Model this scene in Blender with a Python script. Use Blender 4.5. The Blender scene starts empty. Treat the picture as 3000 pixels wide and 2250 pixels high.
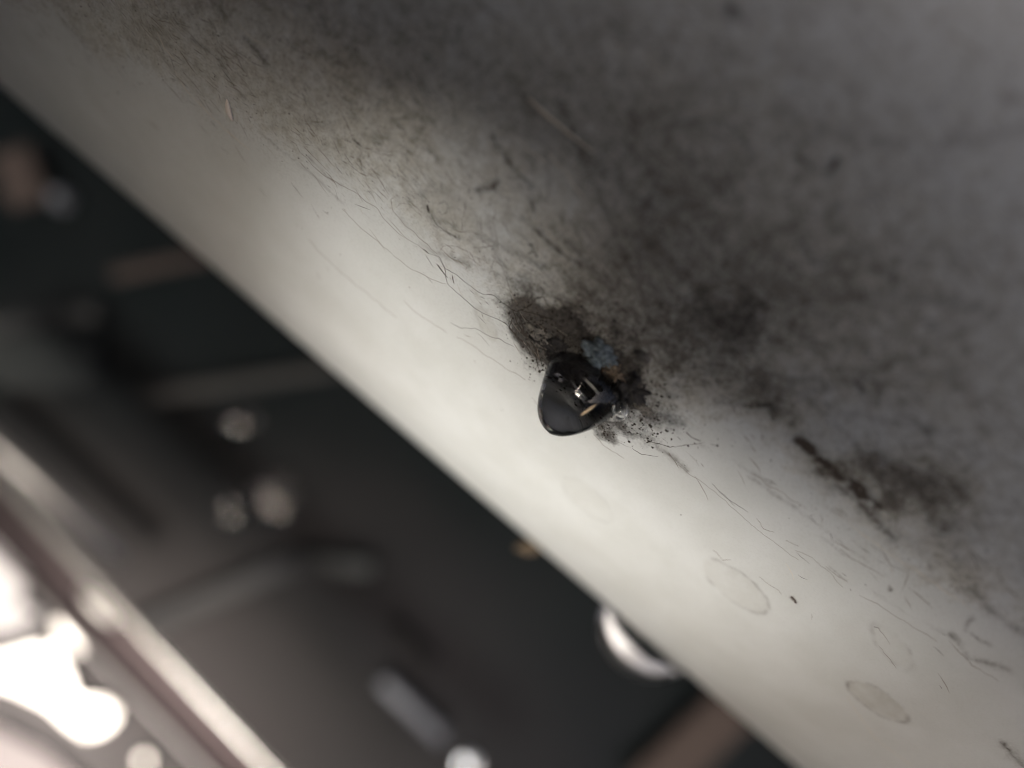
import bpy, bmesh, math, random
import numpy as np
from mathutils import Vector, Matrix, noise as mnoise

random.seed(4); RNG = np.random.default_rng(4)
scene = bpy.context.scene
C = scene.collection

# ------------------------------------------------------------------ frames
# "pipe frame" in millimetres: x along the pipe, y away from the viewer, z up across the pipe.
# The viewer looks PITCH degrees down on a horizontal pipe; world up is +Z, metres.
PITCH = math.radians(36)
CAMZ = 1.0
ROLL = math.atan2(.65, .76)
cp, sp = math.cos(PITCH), math.sin(PITCH)
MW = Matrix(((1, 0, 0), (0, cp, sp), (0, -sp, cp)))
DR = np.array((math.cos(ROLL), 0, math.sin(ROLL)))       # photo right
DU = np.array((-math.sin(ROLL), 0, math.cos(ROLL)))      # photo up
FPX = 2250.0
R = 50.0                                                 # pipe radius
PCY, PCZ = 81.1, 39.3                                    # pipe axis
def W(p): return MW @ (Vector((float(p[0]), float(p[1]), float(p[2]))) * .001) + Vector((0, 0, CAMZ))
MWn = np.array(MW)
def Wn(a): return (np.asarray(a, float) * .001) @ MWn.T + np.array((0, 0, CAMZ))

def ray(px, py):
    a, b = px - 1500.0, 1125.0 - py
    return DR * a + DU * b + np.array((0, FPX, 0))
def at(px, py, y):                                       # point at depth y
    d = ray(px, py); return d * (y / d[1])
def surf(px, py):                                        # (x, arc) on the pipe skin, mm
    d = ray(px, py)
    A = d[1]**2 + d[2]**2; B = d[1]*PCY + d[2]*PCZ; K = PCY**2 + PCZ**2 - R*R
    D = max(B*B - A*K, 0); t = (B - math.sqrt(D)) / A
    p = d * t
    return p[0], math.atan2(-(p[1]-PCY), -(p[2]-PCZ)) * R
def on(x, a, h=0.0):                                     # skin point
    s = a / R; r = R + h
    return np.array((x, PCY - r*math.sin(s), PCZ - r*math.cos(s)))
def nrm(a): s = a / R; return np.array((0, -math.sin(s), -math.cos(s)))
def SP(*pts): return [surf(*p) for p in pts]

# ------------------------------------------------------------------ camera
cam = bpy.data.cameras.new('camera'); co = bpy.data.objects.new('camera', cam); C.objects.link(co)
cam.sensor_width = 6.4; cam.lens = 4.8; cam.clip_start = .002; cam.clip_end = 500
Xc = MW @ Vector(DR); Yc = MW @ Vector(DU); Zc = -(MW @ Vector((0, 1, 0)))
co.matrix_world = Matrix(((Xc.x, Yc.x, Zc.x, 0), (Xc.y, Yc.y, Zc.y, 0), (Xc.z, Yc.z, Zc.z, CAMZ), (0, 0, 0, 1)))
cam.dof.use_dof = True; cam.dof.focus_distance = .0475; cam.dof.aperture_fstop = 1.8; cam.dof.aperture_blades = 0
scene.camera = co

# ------------------------------------------------------------------ light
LP = Vector((.0, -.91, -.41)).normalized()               # towards the sun, pipe frame
LW = MW @ LP
ELEV = math.asin(LW.z)
w = bpy.data.worlds.new("World"); scene.world = w; w.use_nodes = True
nt = w.node_tree; sky = nt.nodes.new('ShaderNodeTexSky'); sky.sky_type = 'NISHITA'; sky.sun_disc = False
sky.air_density = .22; sky.dust_density = 3.6; sky.ozone_density = .1; sky.sun_elevation = ELEV; sky.sun_rotation = math.atan2(LW.x, LW.y)
nt.links.new(sky.outputs[0], nt.nodes['Background'].inputs[0]); nt.nodes['Background'].inputs[1].default_value = .15
sl = bpy.data.lights.new('sun', 'SUN'); so = bpy.data.objects.new('sun', sl); C.objects.link(so)
sl.energy = 1.15; sl.angle = math.radians(11); sl.color = (1, .992, .965)
so.rotation_euler = LW.to_track_quat('Z', 'Y').to_euler(); so.location = (0, -1, 2)
scene.view_settings.view_transform = 'Standard'; scene.view_settings.look = 'None'
scene.view_settings.exposure = 1.46; scene.view_settings.gamma = 1
scene.cycles.max_bounces = 10; scene.cycles.transmission_bounces = 8
scene.cycles.caustics_refractive = False; scene.cycles.caustics_reflective = False
scene.cycles.use_denoising = True; scene.cycles.filter_width = 1.0
print('ELEV', math.degrees(ELEV))

# ------------------------------------------------------------------ helpers
def link(name, me, mat=None, parent=None, origin=None, smooth=True):
    """me built in world metres; origin moved to `origin`"""
    o = bpy.data.objects.new(name, me); C.objects.link(o)
    if mat: me.materials.append(mat)
    if origin is not None:
        n = len(me.vertices); co_ = np.empty(n*3, np.float32); me.vertices.foreach_get('co', co_)
        co_ = (co_.reshape(-1, 3) - np.array(origin, np.float32)).ravel(); me.vertices.foreach_set('co', co_)
        o.location = origin
    if smooth and len(me.polygons): me.polygons.foreach_set('use_smooth', np.ones(len(me.polygons), bool))
    if parent is not None:
        o.parent = parent; o.location = Vector(o.location) - Vector(parent.location)
    return o
def tag(o, label=None, cat=None, group=None, kind=None):
    for k, v in (('label', label), ('category', cat), ('group', group), ('kind', kind)):
        if v: o[k] = v
    return o
def mesh_np(name, v, f):
    """v (n,3) pipe-frame mm, f (m,k)"""
    me = bpy.data.meshes.new(name); v = Wn(v).astype(np.float32); f = np.asarray(f, np.int32); k = f.shape[1]
    me.vertices.add(len(v)); me.vertices.foreach_set('co', v.ravel())
    me.loops.add(f.size); me.loops.foreach_set('vertex_index', f.ravel())
    me.polygons.add(len(f)); me.polygons.foreach_set('loop_start', np.arange(0, f.size, k, dtype=np.int32))
    me.update(calc_edges=True); return me
def grid_faces(nu, nv, wrap_v=False):
    i = np.arange(nu-1)[:, None]; j = np.arange(nv if wrap_v else nv-1)[None]
    a = i*nv + j; b = i*nv + (j+1) % nv
    return np.stack([a, b, b+nv, a+nv], -1).reshape(-1, 4)
def frame(t):
    t = t/np.linalg.norm(t); u = np.cross(t, (0, 0, 1.0))
    if np.linalg.norm(u) < .1: u = np.cross(t, (1.0, 0, 0))
    u /= np.linalg.norm(u); return t, u, np.cross(t, u)
def tube(name, pts, rad, n=20, flat=1.0, cap=True):
    """swept tube through pts (pipe frame mm); rad a number or list"""
    pts = np.asarray(pts, float); m = len(pts); rad = np.full(m, rad) if np.isscalar(rad) else np.asarray(rad, float)
    tg = np.gradient(pts, axis=0); V = []
    _, u, _ = frame(tg[0])
    for k in range(m):
        t = tg[k]/np.linalg.norm(tg[k]); u = u - t*np.dot(u, t); u /= np.linalg.norm(u); b = np.cross(t, u)
        for q in range(n):
            th = 2*math.pi*q/n; V.append(pts[k] + rad[k]*(math.cos(th)*u + flat*math.sin(th)*b))
    F = [tuple(x) for x in grid_faces(m, n, True)]
    if cap: F += [tuple(range(n))[::-1], tuple(range((m-1)*n, m*n))]
    me = bpy.data.meshes.new(name); me.from_pydata([W(p) for p in V], [], F)
    bm = bmesh.new(); bm.from_mesh(me); bmesh.ops.recalc_face_normals(bm, faces=bm.faces); bm.to_mesh(me); bm.free()
    return me
def boxm(name, c, ux, uy, hx, hy, hz, bev=0.0, seg=3):
    """box centred c with axes ux, uy and their cross (pipe frame)"""
    ux = np.array(ux, float); ux /= np.linalg.norm(ux); uy = np.array(uy, float); uy -= ux*np.dot(ux, uy); uy /= np.linalg.norm(uy); uz = np.cross(ux, uy)
    bm = bmesh.new(); bmesh.ops.create_cube(bm, size=2)
    for v in bm.verts: v.co = Vector((v.co.x*hx, v.co.y*hy, v.co.z*hz))
    if bev: bmesh.ops.bevel(bm, geom=bm.edges[:], offset=bev, segments=seg, profile=.5, affect='EDGES')
    for v in bm.verts: v.co = W(np.array(c) + ux*v.co.x + uy*v.co.y + uz*v.co.z)
    me = bpy.data.meshes.new(name); bm.to_mesh(me); bm.free(); return me
def slab(name, poly, c, ux, uy, th):
    """extruded outline poly [(u,v)] in plane c,ux,uy, thickness th along ux x uy"""
    ux = np.array(ux, float); ux /= np.linalg.norm(ux); uy = np.array(uy, float); uy -= ux*np.dot(ux, uy); uy /= np.linalg.norm(uy); uz = np.cross(ux, uy)
    n = len(poly); V = []
    for z in (0, th):
        for u, v in poly: V.append(W(np.array(c) + ux*u + uy*v + uz*z))
    F = [tuple(range(n))[::-1], tuple(range(n, 2*n))] + [(i, (i+1) % n, n+(i+1) % n, n+i) for i in range(n)]
    me = bpy.data.meshes.new(name); me.from_pydata(V, [], F)
    bm = bmesh.new(); bm.from_mesh(me); bmesh.ops.recalc_face_normals(bm, faces=bm.faces); bm.to_mesh(me); bm.free(); return me
def lump(name, c, rx, amp, seed, ax=None, sub=3, freq=1.0):
    """craggy lump: displaced icosphere, radii rx along ax (3 axes, pipe frame)"""
    ax = np.eye(3) if ax is None else np.array(ax, float)
    bm = bmesh.new(); bmesh.ops.create_icosphere(bm, subdivisions=sub, radius=1)
    off = Vector((seed*7.3, seed*3.1, seed*1.7))
    for v in bm.verts:
        d = v.co.copy(); k = 1 + amp*(mnoise.fractal(d*freq*1.7+off, 1.0, 2.0, 4))
        q = np.array(d)*k
        v.co = W(np.array(c) + ax[0]*q[0]*rx[0] + ax[1]*q[1]*rx[1] + ax[2]*q[2]*rx[2])
    me = bpy.data.meshes.new(name); bm.to_mesh(me); bm.free(); return me

# node material helper
class Mat:
    def __init__(s, name):
        s.m = bpy.data.materials.new(name); s.m.use_nodes = True; s.t = s.m.node_tree; s.b = s.t.nodes['Principled BSDF']
    def n(s, typ, **kw):
        x = s.t.nodes.new(typ)
        for k, v in kw.items(): setattr(x, k, v)
        return x
    def l(s, a, b): s.t.links.new(a, b)
    def set(s, **kw):
        for k, v in kw.items(): s.b.inputs[k.replace('_', ' ')].default_value = v
        return s
    def noise(s, scale, detail=4, rough=.55, vec=None, dist=0.0):
        x = s.n('ShaderNodeTexNoise'); x.inputs['Scale'].default_value = scale; x.inputs['Detail'].default_value = detail
        x.inputs['Roughness'].default_value = rough; x.inputs['Distortion'].default_value = dist
        if vec is not None: s.l(vec, x.inputs['Vector'])
        return x.outputs['Fac']
    def ramp(s, fac, stops, interp='LINEAR'):
        x = s.n('ShaderNodeValToRGB'); x.color_ramp.interpolation = interp; e = x.color_ramp.elements
        while len(e) < len(stops): e.new(.5)
        for q, (p, c) in zip(e, stops): q.position = p; q.color = c if len(c) == 4 else (*c, 1)
        s.l(fac, x.inputs[0]); return x.outputs[0]
    def math(s, op, a, b=None, clamp=False):
        x = s.n('ShaderNodeMath', operation=op, use_clamp=clamp)
        for i, v in enumerate((a, b)):
            if v is None: continue
            if isinstance(v, (int, float)): x.inputs[i].default_value = v
            else: s.l(v, x.inputs[i])
        return x.outputs[0]
    def mix(s, fac, a, b):
        x = s.n('ShaderNodeMix', data_type='RGBA')
        for i, v in ((0, fac), (6, a), (7, b)):
            if isinstance(v, (int, float)): x.inputs[i].default_value = v
            elif isinstance(v, tuple): x.inputs[i].default_value = (*v, 1)
            else: s.l(v, x.inputs[i])
        return x.outputs[2]
    def attr(s, name): x = s.n('ShaderNodeAttribute'); x.attribute_name = name; return x.outputs['Fac']
    def coord(s): return s.n('ShaderNodeTexCoord').outputs['Object']
    def mapping(s, scale, rot=(0, 0, 0), vec=None):
        x = s.n('ShaderNodeMapping'); x.inputs['Scale'].default_value = scale; x.inputs['Rotation'].default_value = rot
        s.l(vec if vec is not None else s.coord(), x.inputs[0]); return x.outputs[0]
    def bump(s, h, dist, strength=1.0):
        x = s.n('ShaderNodeBump'); x.inputs['Distance'].default_value = dist; x.inputs['Strength'].default_value = strength
        s.l(h, x.inputs['Height']); s.l(x.outputs[0], s.b.inputs['Normal'])

def smoothstep(a, b, x): t = np.clip((x-a)/(b-a), 0, 1); return t*t*(3-2*t)

# ------------------------------------------------------------------ pipe skin
DX = .15
xs = np.concatenate([np.linspace(-420, -64, 40)[:-1], np.arange(-64, 56, DX), np.linspace(56, 420, 40)])
arcs_d = np.arange(-4, 84, DX); full = 2*math.pi*R
arcs = np.concatenate([arcs_d, np.linspace(84, full-4, 90)[:-1]])
nx, na = len(xs), len(arcs)
GX, GA = np.meshgrid(xs, arcs, indexing='ij')
def vnoise(x, y, seed):
    """value noise, smooth, numpy"""
    x = x + seed*17.13; y = y + seed*9.71
    xi = np.floor(x).astype(np.int64); yi = np.floor(y).astype(np.int64); fx = x-xi; fy = y-yi
    fx = fx*fx*(3-2*fx); fy = fy*fy*(3-2*fy)
    def h(i, j):
        n = (i*374761393 + j*668265263 + seed*974711) & 0x7fffffff
        n = ((n ^ (n >> 13))*1274126177) & 0x7fffffff
        return ((n ^ (n >> 16)) & 0xffff)/65535.0
    return (h(xi, yi)*(1-fx)+h(xi+1, yi)*fx)*(1-fy) + (h(xi, yi+1)*(1-fx)+h(xi+1, yi+1)*fx)*fy
def fbm(x, y, seed, oct=4, g=.55):
    s = 0; a = 1; t = 0
    for k in range(oct): s = s + a*vnoise(x*2**k, y*2**k, seed+k); t += a; a *= g
    return s/t
# photo position of every skin point is only used to check extents; marks are laid out in (x, arc) mm
WARPX = GX + 1.2*(fbm(GX*.6, GA*.6, 3)-.5)*2; WARPA = GA + 1.2*(fbm(GX*.6, GA*.6, 8)-.5)*2
def blob(px, py, rl, rw, ang=0.0, sharp=2.0, warp=True):
    """soft spot centred on a skin point, radii in mm, ang from the pipe axis"""
    x0, a0 = surf(px, py); X = (WARPX if warp else GX)-x0; A = (WARPA if warp else GA)-a0
    c, s = math.cos(ang), math.sin(ang)
    u = (X*c+A*s)/rl; v = (-X*s+A*c)/rw
    return np.exp(-(u*u+v*v)**(sharp/2))
def line(pts, wid, wv=.35, seed=1):
    """soft line through photo-located skin points, half width mm"""
    P = np.array(SP(*pts)); out = np.zeros_like(GX)
    m = (GX > P[:, 0].min()-3*wid-2) & (GX < P[:, 0].max()+3*wid+2) & (GA > P[:, 1].min()-3*wid-2) & (GA < P[:, 1].max()+3*wid+2)
    x = GX[m]; a = GA[m]; x = x + .35*(fbm(x*1.7, a*1.7, seed)-.5); a = a + .35*(fbm(x*1.7, a*1.7, seed+5)-.5)
    d = np.full(x.shape, 1e9)
    for (x0, a0), (x1, a1) in zip(P[:-1], P[1:]):
        dx, da = x1-x0, a1-a0; t = np.clip(((x-x0)*dx+(a-a0)*da)/(dx*dx+da*da+1e-9), 0, 1)
        d = np.minimum(d, np.hypot(x-x0-t*dx, a-a0-t*da))
    ww = wid*(.25+1.5*fbm(x*1.1, a*1.1, seed+9, 4))
    out[m] = np.exp(-(d/(ww*.8))**1.1)*np.clip(.25+1.3*fbm(x*1.3, a*1.3, seed+13, 3), 0, 1); return out

# -- brown film: starts a little above the roll of the pipe, ragged edge
X0, A0 = surf(1500, 1125)
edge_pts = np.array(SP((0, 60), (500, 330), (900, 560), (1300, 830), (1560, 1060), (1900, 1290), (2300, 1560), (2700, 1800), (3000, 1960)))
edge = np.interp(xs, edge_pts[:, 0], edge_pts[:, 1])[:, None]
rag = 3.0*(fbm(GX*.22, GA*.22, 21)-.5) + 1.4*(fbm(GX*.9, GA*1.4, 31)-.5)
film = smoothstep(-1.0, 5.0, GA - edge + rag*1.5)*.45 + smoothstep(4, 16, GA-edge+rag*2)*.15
# heavy stain above and right of the drop, its edges partly drawn after a shadow
core = smoothstep(0, 1, 0*GX)
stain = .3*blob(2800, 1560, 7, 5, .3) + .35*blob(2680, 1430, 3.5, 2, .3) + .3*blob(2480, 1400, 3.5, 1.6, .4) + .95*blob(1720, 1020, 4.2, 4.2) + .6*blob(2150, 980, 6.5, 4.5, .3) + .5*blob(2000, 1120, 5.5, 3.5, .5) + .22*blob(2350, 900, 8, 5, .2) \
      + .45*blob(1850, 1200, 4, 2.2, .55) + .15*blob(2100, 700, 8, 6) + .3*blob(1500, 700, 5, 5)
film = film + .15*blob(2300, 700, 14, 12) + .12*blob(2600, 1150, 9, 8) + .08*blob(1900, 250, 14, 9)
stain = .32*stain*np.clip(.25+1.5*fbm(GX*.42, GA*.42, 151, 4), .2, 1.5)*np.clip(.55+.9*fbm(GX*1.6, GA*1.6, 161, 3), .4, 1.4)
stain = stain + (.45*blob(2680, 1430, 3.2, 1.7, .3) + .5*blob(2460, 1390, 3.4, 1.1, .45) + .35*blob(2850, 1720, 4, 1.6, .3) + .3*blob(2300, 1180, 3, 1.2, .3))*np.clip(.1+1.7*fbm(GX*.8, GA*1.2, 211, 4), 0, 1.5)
# film thinned at upper right to lighten shade; pale patch below the stain edge
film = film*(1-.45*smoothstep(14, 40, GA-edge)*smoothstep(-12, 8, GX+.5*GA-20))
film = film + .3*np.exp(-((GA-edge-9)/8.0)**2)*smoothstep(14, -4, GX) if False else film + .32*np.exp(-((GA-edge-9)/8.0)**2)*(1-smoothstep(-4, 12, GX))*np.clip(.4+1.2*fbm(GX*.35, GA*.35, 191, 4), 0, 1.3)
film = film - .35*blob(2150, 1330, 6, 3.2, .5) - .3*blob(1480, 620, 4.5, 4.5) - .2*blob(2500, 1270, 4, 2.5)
grime = .9*blob(1640, 1010, 2.6, 2.2) + .95*blob(1760, 1120, 3.0, 2.2, .4) + .7*blob(1560, 950, 1.6, 1.0, -.8) + .5*blob(1800, 1260, 2.6, .9, .5)
grime += .33*blob(1850, 1000, 6, 4, .3) + .3*blob(1500, 870, 3, 2, -.8)
grime += .46*blob(2150, 930, 3.4, 2.4, .3) + .35*blob(1960, 1240, 2.2, .8, .5) + .45*blob(2250, 1190, 1.0, .5, .3)
brown = np.zeros_like(GX)
for pts, wd, st in [
    ([(2340, 1290), (2400, 1345), (2500, 1420), (2570, 1480)], .6, 1.0), ([(2400, 1380), (2490, 1450), (2560, 1520), (2620, 1580)], .8, .6),
    ([(2480, 1330), (2540, 1400)], .8, .3), ([(2650, 1400), (2700, 1440)], 1.4, .5), ([(2560, 1340), (2700, 1420), (2760, 1520), (2800, 1640)], 1.5, .5),
    ([(2310, 1290), (2420, 1400), (2580, 1520), (2760, 1650), (2900, 1720)], .3, .35),
    ([(2840, 1720), (2900, 1790), (3000, 1860)], .6, .5), ([(2790, 1860), (2840, 1930), (2950, 1960)], .45, .5), ([(2850, 1810), (2830, 1850), (2900, 1890)], .3, .5),
    ([(1440, 400), (1480, 460), (1520, 510), (1545, 540), (1560, 580), (1560, 620)], .2, .6), ([(1530, 640), (1580, 685), (1640, 740), (1700, 775)], .28, .6),
    ([(1400, 560), (1440, 550), (1460, 530)], .4, .6), ([(1440, 545), (1480, 580), (1490, 600)], .25, .6), ([(1470, 560), (1530, 560)], .25, .4),
    ([(1200, 270), (1320, 430), (1400, 560)], .2, .4), ([(1600, 430), (1610, 540), (1600, 600)], .25, .4),
    ([(1130, 330), (1200, 400), (1300, 480)], .15, .5), ([(1250, 600), (1275, 640), (1310, 680), (1345, 700)], .15, .7), ([(1230, 560), (1300, 560), (1360, 600)], .5, .35),
    ([(1430, 640), (1450, 730), (1500, 830)], .5, .35), ([(2640, 1210), (2720, 1270)], .4, .55), ([(2100, 1180), (2240, 1190), (2330, 1150), (2480, 1130), (2560, 1090)], .8, .42),
    ([(2470, 1140), (2530, 1100), (2580, 1130), (2570, 1180)], .5, .45), ([(2510, 1120), (2530, 1140)], .6, .6), ([(2700, 1040), (2620, 1060), (2560, 1090)], .5, .4),
    ([(1780, 330), (1765, 520), (1790, 700), (1770, 820)], .5, .3), ([(2000, 520), (2100, 560), (2160, 500)], .5, .3), ([(2350, 700), (2380, 780)], .3, .5), ([(2210, 1080), (2330, 1130)], .35, .5),  # first stroke here paints a shadow's edge in brown
    ([(2140, 20), (2190, 60)], .8, .6), ([(2440, 490), (2450, 470)], .45, .95), ([(2340, 465), (2375, 490)], .3, .6), ([(2510, 430), (2520, 455)], .35, .5), ([(2940, 290), (2960, 300)], .6, .4),
    ([(2600, 330), (2780, 300), (2960, 280)], 1.2, .25), ([(2100, 150), (2140, 250), (2060, 340)], 1.0, .25), ([(2050, 380), (2110, 420), (2160, 500), (2100, 620), (2060, 560)], .7, .3),
    ([(1620, 130), (1690, 60), (1750, 40)], .3, .2), ([(720, 120), (760, 150), (780, 190)], .5, .5), ([(560, 110), (640, 170), (680, 250), (760, 330)], .3, .4), ([(180, 60), (260, 150), (330, 230)], .5, .25),
    ([(760, 390), (900, 500), (1010, 600)], .25, .4), ([(900, 460), (960, 520), (1000, 545)], .2, .5),
    ([(2200, 1400), (2260, 1440), (2330, 1490)], .35, .4), ([(2400, 1570), (2500, 1640)], .2, .4), ([(2430, 1660), (2480, 1700)], .2, .4), ([(1900, 1290), (1960, 1330), (2010, 1380)], .4, .5),
    ([(2050, 1300), (2180, 1370), (2260, 1420)], .3, .4), ([(2330, 1490), (2480, 1600), (2600, 1690)], .18, .35), ([(2550, 1730), (2660, 1800), (2760, 1850)], .3, .3),
    ([(2940, 2180), (2990, 2240)], .6, .6), ([(2320, 1750), (2335, 1765)], .18, .9), ([(2605, 1720), (2612, 1728)], .15, .9)]:
    brown = np.maximum(brown, st*line(pts, wd, seed=int(pts[0][0]) % 97))
# wisps wiped outwards from the stain, and broad wiping arcs on the upper right
rw = np.random.default_rng(77)
for k in range(26):
    t = math.radians(rw.uniform(-40, 150)); r0, r1 = rw.uniform(120, 320), rw.uniform(420, 950); cv = rw.normal(0, .35)
    pts = []
    for q in np.linspace(0, 1, 5):
        r = r0+(r1-r0)*q; tt = t+cv*q; x, y = 1950+r*math.cos(tt), 1020-r*math.sin(tt)*.8
        if -200 < x < 3150 and -150 < y < 1500: pts.append((x, y))
    if len(pts) > 2: brown = np.maximum(brown, rw.uniform(.22, .5)*line(pts, rw.uniform(.25, .8), seed=k+200)*smoothstep(-1, 3, GA-edge))
for cx, cy, rx, ry, a0_, a1_, wd, st in ((2050, 480, 160, 130, 0, 300, .6, .4), (1880, 260, 190, 130, 200, 380, .5, .35), (2500, 620, 420, 240, 100, 260, 1.0, .35), (2700, 300, 380, 120, 170, 350, 1.1, .35), (2250, 330, 260, 180, 20, 190, .8, .3), (2650, 900, 300, 180, 60, 220, .8, .3)):
    brown = np.maximum(brown, st*line([(cx+rx*math.cos(math.radians(t)), cy-ry*math.sin(math.radians(t))) for t in np.linspace(a0_, a1_, 12)], wd, seed=int(cx) % 89))
# dried water rings (thin tide marks)
ring = np.zeros_like(GX); ringf = np.zeros_like(GX)
def oval(p0, p1, wpx, strength, fill, seed):
    global ring, ringf
    (x0, a0), (x1, a1) = surf(*p0), surf(*p1); cx, ca = (x0+x1)/2, (a0+a1)/2
    L = math.hypot(x1-x0, a1-a0)/2; an = math.atan2(a1-a0, x1-x0)
    m0 = ((p0[0]+p1[0])/2, (p0[1]+p1[1])/2); d = (p1[0]-p0[0], p1[1]-p0[1]); q = math.hypot(*d)
    xa, aa = surf(m0[0]-d[1]/q*wpx, m0[1]+d[0]/q*wpx); xb, ab = surf(m0[0]+d[1]/q*wpx, m0[1]-d[0]/q*wpx)
    Wd = abs(-(xb-xa)*math.sin(an)+(ab-aa)*math.cos(an))/2
    sh = (-(xb-xa)*math.cos(an)-(ab-aa)*math.sin(an))
    c, s = math.cos(an), math.sin(an)
    X = GX-cx+.25*(fbm(GX, GA, seed)-.5); A = GA-ca+.25*(fbm(GX, GA, seed+3)-.5)
    v = (-X*s+A*c)/Wd; u = (X*c+A*s)/L
    r = np.sqrt(u*u+v*v)
    rr = np.exp(-((r-1-.12*(fbm(GX*1.5, GA*1.5, seed+8, 3)-.5))*min(L, Wd)/.11)**2)*np.clip(2.4*fbm(GX*1.1, GA*1.1, seed+6, 3)-.7, 0, 1.2)
    ring = np.maximum(ring, strength*rr); ringf = np.maximum(ringf, fill*1.6*(1-smoothstep(.9, 1.05, r))*np.clip(.2+1.4*fbm(GX*1.7, GA*1.7, seed+11, 4), 0, 1.3))
oval((2065, 1640), (2240, 1795), 42, .42, .12, 41); oval((1660, 1400), (1785, 1530), 34, .2, .07, 44); oval((2490, 1995), (2650, 2115), 34, .7, .28, 47)
oval((2570, 1830), (2660, 1960), 35, .25, .06, 52); oval((1240, 560), (1400, 690), 55, .35, .2, 55); oval((1165, 580), (1290, 740), 32, .3, .05, 58)
oval((1400, 900), (1450, 1000), 20, .25, .2, 61); oval((1780, 130), (2000, 300), 90, .12, 0, 64)

crust = np.clip(1.2*blob(1680, 1050, 3.2, 2.6) + .8*blob(1800, 1160, 3.2, 2.0, .5) + .6*blob(1560, 950, 1.8, 1.2) + .5*blob(1880, 1240, 3, 1.2, .5), 0, 1)
hgt = crust*(.55*(fbm(GX*2.2, GA*2.2, 71, 5, .65)-.42)) + .06*crust + (film+stain).clip(0, 1)*.035*(fbm(GX*3, GA*3, 81, 3)-.5)
hgt += .10*(fbm(GX*.05, GA*.05, 91, 2)-.5)
ang = GA/R; rr = R + hgt
V = np.stack([GX, PCY-rr*np.sin(ang), PCZ-rr*np.cos(ang)], -1).reshape(-1, 3)
me = mesh_np('drain_pipe', V, grid_faces(nx, na, True)[:, ::-1])
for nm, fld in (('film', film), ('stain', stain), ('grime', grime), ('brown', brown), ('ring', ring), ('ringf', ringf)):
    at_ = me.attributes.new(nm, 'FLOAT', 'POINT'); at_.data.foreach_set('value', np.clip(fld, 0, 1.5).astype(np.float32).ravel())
pm = Mat('off_white_pvc')
oc = pm.coord()
fine = pm.noise(5200, 5, .62, oc); mid = pm.noise(1500, 5, .6, oc); big = pm.noise(260, 4, .55, oc)
streak = pm.noise(900, 5, .6, pm.mapping((.35, 1.4, 1.4), vec=oc)); fib = pm.noise(1300, 6, .62, oc, 2.2)
base = pm.mix(pm.ramp(big, [(.35, (0, 0, 0)), (.65, (1, 1, 1))]), (.645, .665, .64), (.70, .722, .705))
def thr(density, tex, soft):   # dirt appears where texture falls below density
    d = pm.math('SUBTRACT', density, tex); return pm.math('MULTIPLY_ADD', d, soft, True) if False else pm.math('ADD', pm.math('MULTIPLY', d, soft), .5, True)
F_, S_, G_, B_, RG, RF = (pm.attr(k) for k in ('film', 'stain', 'grime', 'brown', 'ring', 'ringf'))
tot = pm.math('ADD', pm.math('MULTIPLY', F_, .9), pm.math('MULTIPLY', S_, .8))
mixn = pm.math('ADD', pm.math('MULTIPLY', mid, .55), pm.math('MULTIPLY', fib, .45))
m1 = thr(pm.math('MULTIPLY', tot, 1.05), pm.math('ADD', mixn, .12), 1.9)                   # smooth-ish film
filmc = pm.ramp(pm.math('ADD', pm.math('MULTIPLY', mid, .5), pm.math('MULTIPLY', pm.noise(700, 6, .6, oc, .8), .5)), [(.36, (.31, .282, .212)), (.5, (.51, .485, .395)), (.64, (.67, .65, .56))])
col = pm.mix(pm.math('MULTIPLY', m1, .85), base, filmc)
m2 = thr(pm.math('ADD', pm.math('MULTIPLY', tot, .5), .02), pm.math('ADD', pm.math('MULTIPLY', fine, .6), pm.math('MULTIPLY', streak, .4)), 6.0)   # specks
col = pm.mix(pm.math('MULTIPLY', m2, .6), col, (.11, .088, .066))
m3 = thr(pm.math('MULTIPLY', S_, .9), pm.math('ADD', pm.math('MULTIPLY', fib, .6), pm.math('MULTIPLY', fine, .4)), 4.0)
col = pm.mix(pm.math('MULTIPLY', m3, .42), col, (.10, .085, .072))
m4 = thr(pm.math('MULTIPLY', G_, 1.15), pm.math('ADD', pm.math('MULTIPLY', fine, .5), pm.math('MULTIPLY', mid, .5)), 2.3)
col = pm.mix(pm.math('MULTIPLY', m4, .9), col, pm.ramp(fine, [(.35, (.012, .01, .009)), (.68, (.075, .06, .048))]))
m5 = thr(B_, pm.math('ADD', pm.math('MULTIPLY', fine, .6), .05), 2.0)
m5 = pm.math('MULTIPLY', m5, pm.math('MULTIPLY', B_, 1.7, True))
col = pm.mix(m5, col, (.078, .060, .044))
col = pm.mix(pm.math('MULTIPLY', RF, .7), col, (.36, .34, .27))
col = pm.mix(pm.math('MULTIPLY', RG, pm.math('ADD', mid, .35), True), col, (.10, .08, .06))
gr = pm.noise(9500, 3, .6, pm.mapping((.6, 1, 1), vec=oc))
grc = pm.ramp(gr, [(.34, (.70, .68, .65)), (.5, (1, 1, 1)), (.7, (1.06, 1.05, 1.04))])
gm_ = pm.n('ShaderNodeMix', data_type='RGBA', blend_type='MULTIPLY'); pm.l(pm.math('ADD', pm.math('MULTIPLY', tot, 1.1), .12, True), gm_.inputs[0]); pm.l(col, gm_.inputs[6]); pm.l(grc, gm_.inputs[7])
pm.l(gm_.outputs[2], pm.b.inputs['Base Color'])
ro = pm.math('ADD', .38, pm.math('MULTIPLY', m1, .4), True); wet = pm.math('MULTIPLY', pm.math('SUBTRACT', G_, .45), 2.0, True)
ro = pm.math('SUBTRACT', ro, pm.math('MULTIPLY', wet, .25), True); pm.l(ro, pm.b.inputs['Roughness'])
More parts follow.
